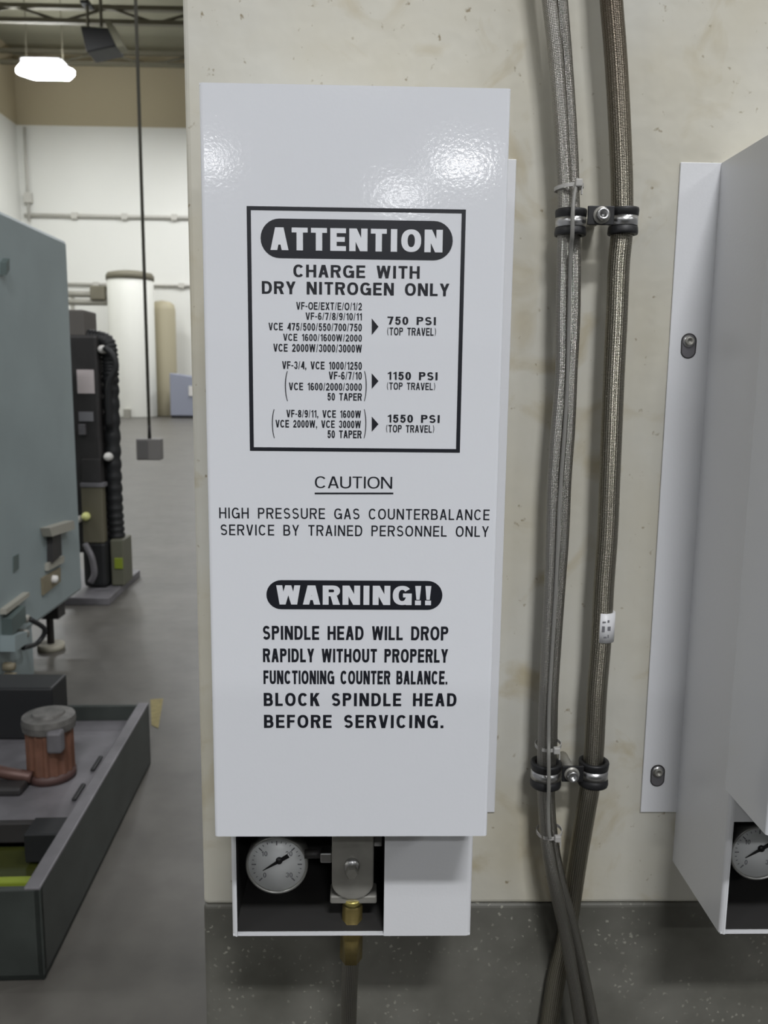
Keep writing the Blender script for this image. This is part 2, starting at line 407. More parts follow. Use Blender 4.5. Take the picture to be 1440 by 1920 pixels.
# ------------------------------------------------------------------ grey-green machine at the left
XM = at(155, 1106, 5.0).x; zbm = at(155, 1106, 5.0).z; ztm = at(118, 452, 5.0).z
t = empty('enclosed_machine', (XM-.7, 4.0, 0)); tag(t, 'tall grey-green enclosed machine across the aisle', 'machine')
MB().box((XM-1.5, 2.35, zbm), (XM, 5.0, ztm), .02).build('enclosure', M_GREEN, t)
MB().box((XM-1.5, 3.42, .02), (XM-.012, 4.25, zbm+.01), .01).build('lower_body', M_GREEN, t)
def foot(y):
    f = MB().cyl((XM-.1, y, 0.0), (XM-.1, y, .035), .075, 20).build('foot', mat('pale_pad', (150, 146, 132), .7), t)
    MB().cyl((XM-.1, y, .03), (XM-.1, y, zbm), .02, 12).build('screw', M_DARK, f)
    MB().box((XM-.17, y-.05, zbm-.09), (XM-.03, y+.06, zbm+.002), .005).build('bracket', M_DARK, f)
foot(4.72)
def onface(px, py):                                # point on the machine's aisle face x = XM
    d = RT*(px-720) + UP*(960-py) + FW*F; return CAM + d*(XM/d.x)
def plate(pts, th, name, m, parent, sink=.002):
    P = [onface(*p) for p in pts]; P = [Vector((XM-sink, p.y, p.z)) for p in P]
    return MB().prism(P, (th+sink, 0, 0), 0).build(name, m, parent)
hd = plate([(75, 990), (122, 976), (124, 992), (80, 1006)], .05, 'door_handle', M_PIPE, t)
plate([(88, 1006), (104, 1000), (106, 1040), (88, 1056)], .03, 'latch', M_DARK, t)
plate([(84, 1056), (114, 1042), (114, 1054), (84, 1070)], .02, 'latch_plate', M_PIPE, t)
plate([(76, 1084), (110, 1064), (110, 1090), (78, 1116)], .012, 'cover_plate', M_TANPLATE, t)
c = onface(95, 1086); MB().lathe([(.0, .04), (.02, .035), (.024, 0)], (XM, c.y, c.z), 'X', 16).build('knob', M_LABELG, t)
plate([(0, 1142), (44, 1110), (44, 1118), (0, 1152)], .03, 'rail', M_PIPE, t)
plate([(2, 1160), (28, 1136), (30, 1165), (4, 1190)], .05, 'junction_box', M_GREEN_D, t)
plate([(0, 1192), (24, 1184), (24, 1206), (0, 1222)], .07, 'terminal_cover', M_GREEN, t)
for px, py in ((36, 1160), (34, 1188), (8, 1250), (10, 1268)):
    c = onface(px, py); MB().lathe([(0, .05), (.018, .05), (.022, .03), (.022, 0)], (XM-.001, c.y, c.z), 'X', 14).build('cable_gland', M_STEEL if px > 20 else M_TANPLATE, t)
P = [onface(36, 1160)+Vector((.05, 0, 0)), onface(46, 1180)+Vector((.1, 0, 0)), onface(44, 1205)+Vector((.07, 0, 0)), onface(20, 1215)+Vector((.06, 0, 0))]
MB().tube(smooth_path(P), .012, 10).build('cable', M_BLACK, t)
plate([(0, 492), (6, 484), (6, 506), (0, 516)], .03, 'hinge', M_GREEN_D, t)
plate([(24, 1044), (34, 1038), (34, 1066), (24, 1074)], .004, 'sign_plate', M_GREEN_D, t)

# ------------------------------------------------------------------ dark pump tower behind the machine
Yd = 6.0
def D(px, py, dy=0): return at(px, py, Yd+dy)
base = atz(165, 1120, .03)
t = empty('pump_tower', (D(175, 1000).x, 6.1, 0)); tag(t, 'dark oily pump tower with a black corrugated hose beside the machine', 'machine')
x0 = D(128, 800).x; x1 = D(188, 800).x; zt_ = D(170, 628).z
MB().box((x0-.1, Yd, .3), (x1, Yd+.35, zt_), .02).build('tower_body', M_DARK, t)
MB().box((x0-.1, Yd+.02, zt_-.02), (D(156, 600).x, Yd+.3, D(145, 580).z), .01).build('chimney', mat('grey_brown_steel', (92, 88, 84), .6), t)
hp = [D(160, 632, .1), D(186, 636, .1), D(202, 645, .1), D(207, 680, .1), D(208, 720, .1), D(212, 850, .1), D(216, 950, .1), D(220, 1010, .1)]
hr = smooth_path(hp, 14)
MB().tube(hr, [.055 + .006*math.sin(i*2.1) for i in range(len(hr))], 16).build('corrugated_hose', M_BLACK, t)
MB().tube(smooth_path([D(196, 650, -.02), D(212, 668, -.02), D(217, 690, -.02), D(204, 725, -.02), D(206, 800, 0)], 10), .022, 12).build('cable', M_BLACK, t)
def dplate(px0, py0, px1, py1, th, name, m, yoff=0, bev=.004):
    a = D(px0, py0); c = D(px1, py1); return MB().box((a.x, Yd-th+yoff, c.z), (c.x, Yd+.01+yoff, a.z), bev).build(name, m, t)
dplate(144, 693, 178, 738, .006, 'label_plate', mat('pale_pink_label', (196, 186, 186), .5), 0, .001)
dplate(148, 772, 176, 790, .01, 'name_plate', M_SMUDGE, 0, .001)
dplate(150, 795, 163, 815, .04, 'valve', M_PLATE)
dplate(155, 860, 192, 905, .03, 'panel', M_DARK)
dplate(157, 903, 201, 1015, .07, 'motor_box', mat('olive_grey_paint', (96, 92, 76), .55), 0, .008)
dplate(157, 903, 201, 911, .08, 'box_lid', M_PLATE, 0, .002)
for px, py, k in ((190, 655, 1), (201, 857, 1.05)):
    c = D(px, py); MB().lathe([(0, -.05), (.022*k, -.04), (.03*k, -.01), (.03*k, .02)], (c.x, Yd+.03, c.z), 'Y', 18).build('knob', M_LABELG, t)
c = D(168, 965); MB().lathe([(0, -.05), (.02, -.045), (.03, -.02), (.03, .02)], (c.x, Yd-.07, c.z), 'Y', 18).build('indicator', mat('pale_yellow_cap', (226, 228, 150), .3), t)
c = D(152, 972); MB().lathe([(0, -.06), (.02, -.055), (.026, .05)], (c.x, Yd-.03, c.z), 'Y', 14).build('fitting', M_LABELG, t)
a = D(158, 1012); c = D(206, 1092); MB().box((a.x, Yd-.06, .06), (c.x, Yd+.3, a.z), .03).build('pump_body', M_BLACK, t)
a = D(206, 1012); c = D(234, 1090); MB().box((a.x, Yd, .06), (c.x, Yd+.22, a.z), .01).build('side_guard', mat('olive_steel', (92, 92, 78), .5), t)
c = D(223, 1056); MB().box((c.x-.03, Yd-.012, c.z-.04), (c.x+.03, Yd+.002, c.z+.04), .004).build('yellow_tag', M_LIME, t)
MB().tube(smooth_path([D(160, 1020, -.1), D(172, 1045, -.14), D(177, 1075, -.14), D(170, 1092, -.14)], 8), .022, 12).build('drain_hose', M_PLATE, t)
a = atz(140, 1122, .05); c = atz(205, 1122, .05); e = atz(250, 1080, .05)
MB().prism([(a.x-.3, a.y, .0), (c.x, c.y, .0), (e.x, e.y, .0), (e.x, e.y+.2, 0), (a.x-.3, e.y+.2, 0)], (0, 0, .055), .006).build('base_plate', M_PLATE, t)

# ------------------------------------------------------------------ coolant tank with pump, standing in front of the machine
FR = atz(283, 1432, 0); NR = atz(85, 1838, 0)
zT = at(283, 1308, FR.y).z*.91
ax = (FR-NR); ax.z = 0; ln = ax.length; ax.normalize(); lf = Vector((-ax.y, ax.x, 0))       # along, and to the left
def T(u, v, z): p = NR + ax*u + lf*v; return Vector((p.x, p.y, z))                       # u along the long side, v to the left
Wt = 1.25
t = empty('coolant_tank', T(ln/2, Wt/2, 0)); tag(t, 'low dark coolant tank on the floor in front of the machine', 'tank')
b = MB()
def wallbox(b, u0, u1, v0, v1, z0, z1): b.prism([T(u0, v0, z0), T(u1, v0, z0), T(u1, v1, z0), T(u0, v1, z0)], (0, 0, z1-z0), .004)
wallbox(b, 0, ln, 0, .02, 0.0, zT); wallbox(b, 0, ln, Wt-.02, Wt, 0.0, zT)
wallbox(b, 0, .02, .0, Wt, 0.0, zT); wallbox(b, ln-.02, ln, 0, Wt, 0.0, zT); wallbox(b, 0, ln, 0, Wt, 0.0, .02)
b.build('tank_body', mat('oily_dark_green_paint', (62, 67, 64), .4, .1, noise=.35, nscale=7), t)
b = MB(); wallbox(b, 0.0, ln, .0, .042, zT-.004, zT+.006); b.build('rim_or_shade', M_PLATE, t)
ud = ln*.36
b = MB(); wallbox(b, ud, ln-.02, .02, Wt-.02, zT-.075, zT-.06); b.build('cover_plate', M_PLATE, t)
b = MB(); wallbox(b, ud-.02, ud+.005, .02, Wt-.02, zT-.12, zT-.055); b.build('divider', M_DARK, t)
b = MB(); wallbox(b, .02, ud-.02, .02, Wt-.02, .02, zT-.13); b.build('coolant', M_COOLANT, t)
b = MB(); wallbox(b, .17, .20, .04, Wt-.02, zT-.128, zT-.085); b.build('float_strip', M_LIME, t)
b = MB(); wallbox(b, ud-.13, ud-.03, .04, .16, zT-.12, zT-.03); b.build('black_block', M_BLACK, t)
for u in (ud+.12, ud+.33):
    b = MB(); wallbox(b, u, u+.11, .085, .1, zT-.06, zT-.05); b.build('slot', M_BLACK, t)
# motor on the cover plate
zP = zT-.06; d_ = RT*(97-720)+UP*(960-1455)+FW*F; pc = CAM + d_*((zP-CAMZ)/d_.z); pc.z = zP
rr = (at(140, 1400, pc.y).x-at(54, 1400, pc.y).x)/2; hm = at(97, 1352, pc.y).z - zP
t = empty('coolant_pump', pc); tag(t, 'copper brown coolant pump motor with a grey cap on the tank', 'pump')
n = 30; b = MB(); ring = []
for k in range(n*2):
    a_ = 2*PI*k/(n*2); r_ = rr*(1.0 if (k//2) % 2 else .93); ring.append(Vector((pc.x+r_*math.cos(a_), pc.y+r_*math.sin(a_), zP+.03)))
b.prism(ring, (0, 0, hm-.03)); b.build('motor_body', M_COPPER, t)
MB().lathe([(0, 0), (rr*1.05, 0), (rr*1.05, .025), (rr*.8, .035), (0, .035)], tuple(pc), n=32).build('mounting_flange', mat('rusty_brown', (74, 52, 48), .6), t)
MB().lathe([(rr*1.1, hm-.02), (rr*1.14, hm+.004), (rr*1.1, hm+.022), (rr*.7, hm+.026), (rr*.66, hm+.034), (0, hm+.036)], tuple(pc), n=32, smooth=False).build('fan_cowl', mat('dull_mottled_grey', (112, 110, 107), .5, .2, noise=.45, nscale=22), t)
MB().box((pc.x+rr*.3, pc.y-rr*1.25, zP+hm*.62), (pc.x+rr*.95, pc.y-rr*.7, zP+hm*1.0), .01).build('terminal_box', M_PLATE, t)
MB().tube(smooth_path([pc+Vector((-.1*0-rr*.5, -rr*.9, .03)), pc+Vector((-rr*1.6, -rr*1.0, .05)), pc+Vector((-rr*3, -rr*.5, .055))], 8), .02, 12).build('pipe', mat('rusty_pipe', (88, 64, 58), .5, .3), t)
MB().box((pc.x-rr*3.4, pc.y-rr*1.9, zP), (pc.x-rr*.6, pc.y-rr*1.0, zP+.03), .01).build('pump_foot', M_DARK, t)
# dark box at the back of the tank
a = T(ln-.14, .42, zP); q0 = at(30, 1300, a.y).x; q1 = at(109, 1300, a.y).x; zq = at(105, 1280, a.y).z
t = tag(MB().box((q0-.25, a.y-.06, zP), (q1, a.y+.10, zq), .008).build('filter_box', M_BLACK), 'black filter box standing at the back of the coolant tank', 'box')
# painted floor mark
a = atz(282, 1312, 0); c = atz(306, 1310, 0); e = atz(297, 1366, 0); g = atz(284, 1360, 0)
tag(MB().prism([(q.x, q.y, 0) for q in (a, c, e, g)], (0, 0, .002)).build('floor_marking', M_YELLOW), 'worn yellow paint patch on the floor beside the tank corner', 'floor marking')

# ------------------------------------------------------------------ the machine column that carries the covers
Y0 = 1.0
XE, ZG = -.20302, CAMZ-.67059
t = empty('machine_column', (.6, Y0+.3, 0)); tag(t, 'cream painted cast machine column carrying the white covers and hoses', 'machine')
MB().box((XE, Y0, ZG), (1.7, Y0+.75, 2.75), .006, 3).build('column_casting', M_COL, t)
MB().box((XE, Y0-.0015, 0.0), (1.7, Y0+.75, ZG+.0005), .005, 3).build('lower_casting', M_BASE, t)

# ------------------------------------------------------------------ counterbalance cover (built once, at its own place)
CX = -.00985; HW = .13395; DH = .14674; DC = .23099; ZT = CAMZ+.2500; ZB = CAMZ-.44261; ZH = CAMZ-.61071
FLW = .0455; ZFT = CAMZ+.2495; ZFB = CAMZ-.5418
YH = Y0-DH; YC = Y0-DC
XLm, XRm = CX-HW, CX+HW
def sheet_u(x0, x1, yb, yf, z0, z1, th, bev):
    """bent sheet: two sides and a front with rounded vertical bends, plus a top"""
    b = MB(); t_ = bmesh.new(); pts = []; n = 6
    pts.append((x0, yb))
    for k in range(n+1): a_ = PI/2*k/n; pts.append((x0+bev-bev*math.cos(a_), yf+bev-bev*math.sin(a_)))
    for k in range(n+1): a_ = PI/2*k/n; pts.append((x1-bev+bev*math.sin(a_), yf+bev-bev*math.cos(a_)))
    pts.append((x1, yb))
    for i in range(len(pts)-1):
        p, q = pts[i], pts[i+1]
        vs = [b.bm.verts.new(v) for v in ((p[0], p[1], z0), (q[0], q[1], z0), (q[0], q[1], z1), (p[0], p[1], z1))]
        f = b.bm.faces.new(vs)
    bmesh.ops.remove_doubles(b.bm, verts=b.bm.verts, dist=1e-6)
    return b, pts
def solid(o, th, off=-1):
    md = o.modifiers.new('thickness', 'SOLIDIFY'); md.thickness = th; md.offset = off; md.use_even_offset = True; return o
unit = empty('gas_cover', (CX, Y0, ZB)); tag(unit, 'tall white sheet metal cover with black ATTENTION and WARNING printing', 'machine cover', 'white gas counterbalance covers on the cream column')

def make_cover(x0, x1, yb, yf, z0, z1, bev, name, m, parent, th=.0016, hole=None):
    """one closed bent sheet box, open at back (and below); hole = (x0, x1, z0, z1) cut from the front"""
    b = MB()
    prof = [(x0, yb)]
    n = 5
    for k in range(n+1): a_ = PI/2*k/n; prof.append((x0+bev-bev*math.cos(a_), yf+bev-bev*math.sin(a_)))
    iL = len(prof)-1
    for k in range(n+1): a_ = PI/2*k/n; prof.append((x1-bev+bev*math.sin(a_), yf+bev-bev*math.cos(a_)))
    prof.append((x1, yb))
    inner = [(min(max(x, x0+th), x1-th), max(y, yf+th)) for x, y in prof]
    inner[0] = (x0+th, yb); inner[-1] = (x1-th, yb)
    for i in range(len(prof)-1):
        (ax_, ay), (bx, by) = prof[i], prof[i+1]; (cx_, cy), (dx, dy) = inner[i], inner[i+1]
        segs = [(z0, z1, ax_, bx)]
        if hole and i == iL: segs = [(hole[3], z1, ax_, bx), (z0, hole[3], hole[1], bx), (z0, hole[3], ax_, hole[0])]
        for (za, zb_, xa, xb) in segs:
            full = (xa, xb) == (ax_, bx)
            o0, o1 = (xa, ay), (xb, by); i0, i1 = ((cx_, cy), (dx, dy)) if full else ((max(xa, x0+th), cy), (xb, dy))
            v = [(o0[0], o0[1], za), (o1[0], o1[1], za), (o1[0], o1[1], zb_), (o0[0], o0[1], zb_),
                 (i0[0], i0[1], za), (i1[0], i1[1], za), (i1[0], i1[1], zb_), (i0[0], i0[1], zb_)]
            V = [b.bm.verts.new(q) for q in v]
            for idx in ((0, 1, 2, 3), (7, 6, 5, 4), (0, 4, 5, 1), (3, 2, 6, 7), (0, 3, 7, 4), (1, 5, 6, 2)):
                f = b.bm.faces.new([V[j] for j in idx])
    b.prism([(x0+.0005, yb, z1-th), (x1-.0005, yb, z1-th), (x1-.0005, yf+bev*.3, z1-th), (x0+.0005, yf+bev*.3, z1-th)], (0, 0, th))
    return b.build(name, m, parent)
make_cover(XLm, XRm, YH+.012, YC, ZB, ZT, .0035, 'front_cover', M_COVER, unit)
# lower lip of the cover
# housing behind: opening at the left of its front
HXL, HXR = XLm+.0012, XRm-.0012
ox0 = at(441, 1690, YH).x; ox1 = at(720, 1690, YH).x; oz1 = at(1376, 1541, YH).z
hs = make_cover(HXL, HXR, Y0, YH, ZH, ZT-.001, .006, 'housing', M_BOX, unit, hole=(ox0, ox1, ZH, oz1))
b = MB(); b.box((HXL+.001, YH+.001, ZH), (HXR-.001, Y0, ZH+.0018)); b.build('bottom_plate', M_BOX, unit)
b = MB(); b.box((HXL+.0018, YH+.006, ZH+.0018), (HXR-.0018, Y0-.002, ZH+.0030))
b.box((HXL+.0018, YH+.007, ZH+.002), (HXL+.0028, Y0-.002, ZB+.02)); b.box((ox1+.001, YH+.003, ZH+.002), (ox1+.002, Y0-.002, ZB+.02)); b.box((HXL+.003, Y0-.004, ZH+.002), (HXR-.003, Y0-.002, ZB+.04))
b.build('dark_lining', M_INSIDE, unit)
for s in (-1, 1):                                   # mounting flanges on the column
    xa = CX+s*HW; xb = xa+s*FLW
    xb -= .009 if s < 0 else 0
    xb = xa - (FLW-.009) if s < 0 else xb
    fl = MB().box((xa-s*.014, Y0-.0025, ZFB), (xb, Y0, ZFT), .0008).build('flange', M_BOX, unit)
    for (py0, px0) in ((640, 1290), (1445, 1232)):
        c = at(px0, py0, Y0); cx = CX+s*abs((c.x-.5462)-CX) + (.009 if s < 0 else 0)
        for rs, yy, mm, nm in ((.0092, .0029, M_DARK, 'slot'), (.0078, .0031, M_PLATE, 'slot_washer')):
            MB().prism([(cx+rs*math.cos(a_*PI/12), Y0-yy, c.z-.0055+(.0055 if a_ <= 12 else -.0055)+rs*math.sin(a_*PI/12)) for a_ in range(24)], (0, .0004, 0)).build(nm, mm, fl)
        MB().lathe([(0, -.0042), (.0072, -.0042), (.0072, -.0030), (.0072, -.0028)], (cx, Y0, c.z), 'Y', 24).build('washer', M_ZINC, fl)
        MB().lathe([(0, -.0050), (.0024, -.0050), (.0027, -.0072), (.0048, -.0072), (.0052, -.0066), (.0052, -.0040)], (cx, Y0, c.z), 'Y', 20).build('bolt', M_STEEL, fl)
# ---- printing on the cover
YP = YC-.0002
def PT(px, py): return at(px, py, YP)
def flat(pts, name, m, parent, lift=0.0, th=.0002):
    P = [PT(*p) for p in pts]; P = [Vector((p.x, YP-lift, p.z)) for p in P]
    return MB().prism(P, (0, th, 0)).build(name, m, parent)
def glyph(ch, w, h, t):
    """outline pieces (convex polygons in x, y) of one upright grotesque capital in a w x h cell with stem t"""
    P = []; q = t*.86; S_ = math.sin; C_ = math.cos
    def rect(x0, y0, x1, y1): P.append([(x0, y0), (x1, y0), (x1, y1), (x0, y1)])
    def stem(x, y0=0, y1=None): rect(x, y0, x+t, h if y1 is None else y1)
    def bar(x0, x1, y): rect(x0, y, x1, y+q)
    def diag(x0, y0, x1, y1, hw): P.append([(x0, y0), (x0+hw, y0), (x1+hw, y1), (x1, y1)])
    def se(v, e): return math.copysign(abs(v)**e, v)
    def arc(cx, cy, rx, ry, a0, a1, n=20, e=.88, tx=None, ty=None):
        tx = t if tx is None else tx; ty = q if ty is None else ty
        for k in range(n):
            a, b_ = math.radians(a0+(a1-a0)*k/n), math.radians(a0+(a1-a0)*(k+1)/n)
            P.append([(cx+rx*se(C_(a), e), cy+ry*se(S_(a), e)), (cx+rx*se(C_(b_), e), cy+ry*se(S_(b_), e)),
                      (cx+(rx-tx)*se(C_(b_), e), cy+(ry-ty)*se(S_(b_), e)), (cx+(rx-tx)*se(C_(a), e), cy+(ry-ty)*se(S_(a), e))])
    m = h/2; tw = t*1.06
    if ch == 'A':
        diag(0, 0, w/2-tw*.62, h, tw); diag(w-tw, 0, w/2-tw*.38, h, tw); bar(w*.2, w*.8, h*.24)
    elif ch in 'BPR':
        stem(0); hb = h*.50 if ch == 'B' else h*.45; y0 = h*.50-q*.5 if ch == 'B' else h-h*.56; r1 = (h-y0)/2; rx = min(w*.42, r1*1.25)
        wt = w*(.94 if ch == 'B' else 1)
        bar(t*.5, wt-rx, h-q); bar(t*.5, wt-rx, y0); arc(wt-rx, y0+r1, rx, r1, -90, 90, 12)
        if ch == 'B':
            r2 = (y0+q)/2; rx2 = min(w*.45, r2*1.25); bar(t*.5, w-rx2, 0); arc(w-rx2, r2, rx2, r2, -90, 90, 12)
        if ch == 'R':
            P.append([(w*.42, y0+q*.5), (w*.42+tw, y0+q*.5), (w, 0), (w-tw*1.12, 0)])
    elif ch in 'CGO0Q':
        if ch in 'CG': arc(w/2, m, w/2, m, 38 if ch == 'C' else 40, 322 if ch == 'C' else 335, 30)
        else: arc(w/2, m, w/2, m, 0, 360, 32)
        if ch == 'G': bar(w*.54, w, h*.40); stem(w-t, 0, h*.43)
    elif ch == 'D':
        rx = w*.55; stem(0); bar(t*.5, w-rx, h-q); bar(t*.5, w-rx, 0); arc(w-rx, m, rx, m, -90, 90, 20)
    elif ch in 'EF':
        stem(0); bar(t*.5, w, h-q); bar(t*.5, w*.93, m-q*.45)
        if ch == 'E': bar(t*.5, w, 0)
    elif ch == 'H': stem(0); stem(w-t); bar(t*.5, w-t*.5, m-q*.45)
    elif ch == 'I': stem((w-t)/2)
    elif ch == 'J': stem(w-t, h*.28); arc(w/2, h*.3, w/2, h*.3, 180, 360, 14)
    elif ch == 'K': stem(0); P.append([(t*.8, h*.28), (t*.8, h*.28+tw*1.3), (w-tw*1.25, h), (w, h)]); P.append([(w*.34, h*.50), (w*.34+tw, h*.62), (w, 0), (w-tw*1.2, 0)])
    elif ch == 'L': stem(0); bar(t*.5, w, 0)
    elif ch == 'M': stem(0); stem(w-t); diag(w/2-tw*.5, 0, 0, h, tw); diag(w/2-tw*.5, 0, w-tw, h, tw)
    elif ch == 'N': stem(0); stem(w-t); diag(w-tw*1.1, 0, 0, h, tw*1.1)
    elif ch == 'S':
        pts = []
        rx = w/2-t/2; r1 = (h-q)*.245; r2 = (h-q)*.255
        for k in range(15): a = math.radians(25+k*(245-0)/14*1.0); pts.append((w/2+rx*.94*C_(a), h-q/2-r1+r1*S_(a)))
        for k in range(1, 16): a = math.radians(90-k*(245)/15); pts.append((w/2+rx*C_(a), q/2+r2+r2*S_(a)))
        stroke(P, pts, q*1.04)
    elif ch == 'T': stem((w-t)/2); bar(0, w, h-q)
    elif ch == 'U': stem(0, h*.32); stem(w-t, h*.32); arc(w/2, h*.34, w/2, h*.34, 180, 360, 18)
    elif ch == 'V': diag(w/2-tw*.62, 0, 0, h, tw); diag(w/2-tw*.38, 0, w-tw, h, tw)
    elif ch == 'W':
        k = tw*.95
        diag(w*.26-k/2, 0, 0, h, k); diag(w*.26-k/2, 0, w/2-k/2, h, k); diag(w*.74-k/2, 0, w/2-k/2, h, k); diag(w*.74-k/2, 0, w-k, h, k)
    elif ch == 'X': diag(0, 0, w-tw, h, tw); diag(w-tw, 0, 0, h, tw)
    elif ch == 'Y': stem((w-t)/2, 0, h*.46); diag(w/2-tw*.5, h*.40, 0, h, tw); diag(w/2-tw*.5, h*.40, w-tw, h, tw)
    elif ch == 'Z' or ch == '7': bar(0, w, h-q); diag(0 if ch == 'Z' else w*.22, 0, w-tw, h-q*.5, tw); ch == 'Z' and bar(0, w, 0)
    elif ch == '1': stem(w*.55); P.append([(w*.55+t*.5, h), (w*.55+t*.5, h-q*1.4), (w*.08, h*.70), (w*.08, h*.70+q*.9)])
    elif ch == '2':
        pts = [(w/2+(w/2-t/2)*C_(math.radians(170-k*13)), h-q/2-h*.27+h*.27*S_(math.radians(170-k*13))) for k in range(16)] + [(t*.55, q*.9)]
        stroke(P, pts, q*1.05); bar(0, w, 0)
    elif ch == '3':
        stroke(P, [(w/2+(w/2-t/2)*C_(math.radians(165-k*17)), h-q/2-(h-q)*.24+(h-q)*.24*S_(math.radians(165-k*17))) for k in range(15)], q)
        stroke(P, [(w/2+(w/2-t/2)*C_(math.radians(75-k*17)), q/2+(h-q)*.26+(h-q)*.26*S_(math.radians(75-k*17))) for k in range(16)], q)
    elif ch == '4': stem(w*.62); bar(0, w, h*.23); diag(0, h*.23, w*.62-tw*.2, h, tw*1.1)
    elif ch == '5':
        bar(w*.16, w*.94, h-q); P.append([(w*.14, h), (w*.14+t, h), (w*.06+t, h*.44), (w*.06, h*.44)])
        stroke(P, [(w/2+(w/2-t/2)*C_(math.radians(128-k*17.5)), q/2+h*.27+h*.29*S_(math.radians(128-k*17.5))) for k in range(18)], q*1.05)
    elif ch in '69':
        R = []
        def put(poly): R.append(poly if ch == '6' else [(w-x, h-y) for x, y in poly])
        P0 = P; P = []
        arc(w/2, h*.31, w/2, h*.31, 0, 360, 26); arc(w/2, m, w/2, m, 40, 190, 16)
        for poly in P: put(poly)
        P = R
    elif ch == '8': arc(w/2, h-h*.255, w*.46, h*.255, 0, 360, 24); arc(w/2, h*.275, w/2, h*.275, 0, 360, 24)
    elif ch == '/': diag(0, -h*.02, w-t*.8, h*1.02, t*.8)
    elif ch == '-': bar(0, w, h*.36)
    elif ch == '.': rect((w-t)/2, 0, (w+t)/2, t)
    elif ch == ',': P.append([((w-t)/2, t), ((w+t)/2, t), ((w+t)/2, 0), (w/2-t*.1, -t*.9), (w/2-t*.4, -t*.9), (w/2, 0), ((w-t)/2, 0)])
    elif ch == '!': P.append([((w-t)/2, h), ((w+t)/2, h), ((w+t*.55)/2, h*.28), ((w-t*.55)/2, h*.28)]); rect((w-t)/2, 0, (w+t)/2, t)
    elif ch in '()':
        n0 = len(P); arc(w*1.25, m, w*1.22, m*1.25, 122, 238, 16, 1.0, t*.9, t*.3)
        if ch == ')': P[n0:] = [[(w-x, y) for x, y in p] for p in P[n0:]]
    return P
def stroke(P, pts, t):
    n = []
    for i in range(len(pts)):
        a, b_ = pts[max(i-1, 0)], pts[min(i+1, len(pts)-1)]; dx, dy = b_[0]-a[0], b_[1]-a[1]; l = math.hypot(dx, dy); n.append((-dy/l*t/2, dx/l*t/2))
    for i in range(len(pts)-1):
        (x, y), (u, v) = pts[i], pts[i+1]
        P.append([(x+n[i][0], y+n[i][1]), (u+n[i+1][0], v+n[i+1][1]), (u-n[i+1][0], v-n[i+1][1]), (x-n[i][0], y-n[i][1])])
GW = dict(A=.70, B=.68, C=.73, D=.71, E=.61, F=.57, G=.77, H=.70, I=.20, J=.5, K=.70, L=.55, M=.84, N=.71, O=.78, P=.64, Q=.78, R=.70, S=.66, T=.62, U=.69, V=.68, W=.97, X=.68, Y=.68, Z=.6)
def gw(ch, t):
    if ch in 'I.,!': return t*1.15
    if ch == ' ': return .17
    if ch in '()': return .27
    if ch == '1': return .38
    if ch.isdigit(): return .56
    return {'/': .30, '-': .34}.get(ch) or GW[ch]
def layout(s, t, gap):
    x = 0; out = []
    for ch in s:
        out.append((ch, x, gw(ch, t))); x += gw(ch, t)+gap
    return out, x-gap
def text(lines, name, m, parent, lift=0.0, Y=None):
    """lines: (string, x0, x1, ytop, ybottom, stem / cap height, letter gap / cap height) - every line fills its own box on the sheet"""
    b = MB(); Y = YP if Y is None else Y; lay_n = 0
    for L in lines:
        s, x0, x1, y0, y1, t, gap = L
        ym = (y0+y1)/2; xm = (x0+x1)/2
        X0, X1 = PT(x0, ym).x, PT(x1, ym).x; Z1, Z0 = PT(xm, y0).z, PT(xm, y1).z; H = Z1-Z0
        lay, wid = layout(s, t, gap); k = (X1-X0)/(wid*H)                     # k = how far the line is condensed or widened
        tk = t*(.55+.45*k)/k                                                 # stems condense less than counters do
        for ch, gx, w_ in lay:
            if ch == ' ': continue
            for poly in glyph(ch, w_, 1.0, min(tk, w_*.45) if ch not in 'I.,!' else min(tk, w_)):
                lay_n += 1
                b.bm.faces.new([b.bm.verts.new((X0+(gx+x)*k*H, Y-lift-(lay_n % 48)*2e-6, Z0+y*H)) for x, y in poly])
    return b.build(name, m, parent)
def frame(x0, x1, x0b, x1b, y0, y1, tx, ty, name):
    b = MB()
    A = [(x0, y0), (x1, y0), (x1b, y1), (x0b, y1)]; B = [(x0+tx, y0+ty), (x1-tx, y0+ty), (x1b-tx, y1-ty), (x0b+tx, y1-ty)]
    for i in range(4):
        j = (i+1) % 4; P = [PT(*q) for q in (A[i], A[j], B[j], B[i])]
        b.prism([Vector((p.x, YP, p.z)) for p in P], (0, .00015, 0))
    return b.build(name, M_INK, unit)
xl_, xr_ = PT(465.5, 618), PT(868, 618); zt_, zb_ = PT(668, 389.5), PT(668, 847)
b = MB(); ftx = .0036; ftz = .0033
b.box((xl_.x, YP, zt_.z-ftz), (xr_.x, YP+.00015, zt_.z)); b.box((xl_.x, YP, zb_.z), (xr_.x, YP+.00015, zb_.z+ftz))
b.box((xl_.x, YP, zb_.z+ftz), (xl_.x+ftx, YP+.00015, zt_.z-ftz)); b.box((xr_.x-ftx, YP, zb_.z+ftz), (xr_.x, YP+.00015, zt_.z-ftz))
b.build('sign_border', M_INK, unit)
def badge(x0, x1, y0, y1):
    a, c = PT(x0, (y0+y1)/2), PT(x1, (y0+y1)/2); t_, u_ = PT((x0+x1)/2, y0), PT((x0+x1)/2, y1); r = (t_.z-u_.z)/2; zc = (t_.z+u_.z)/2
    pts = [(c.x-r+r*math.sin(k*PI/16), YP, zc+r*math.cos(k*PI/16)) for k in range(17)] + [(a.x+r-r*math.sin(k*PI/16), YP, zc-r*math.cos(k*PI/16)) for k in range(17)]
    return MB().prism(pts, (0, .00015, 0)).build('title_badge', M_INK, unit)
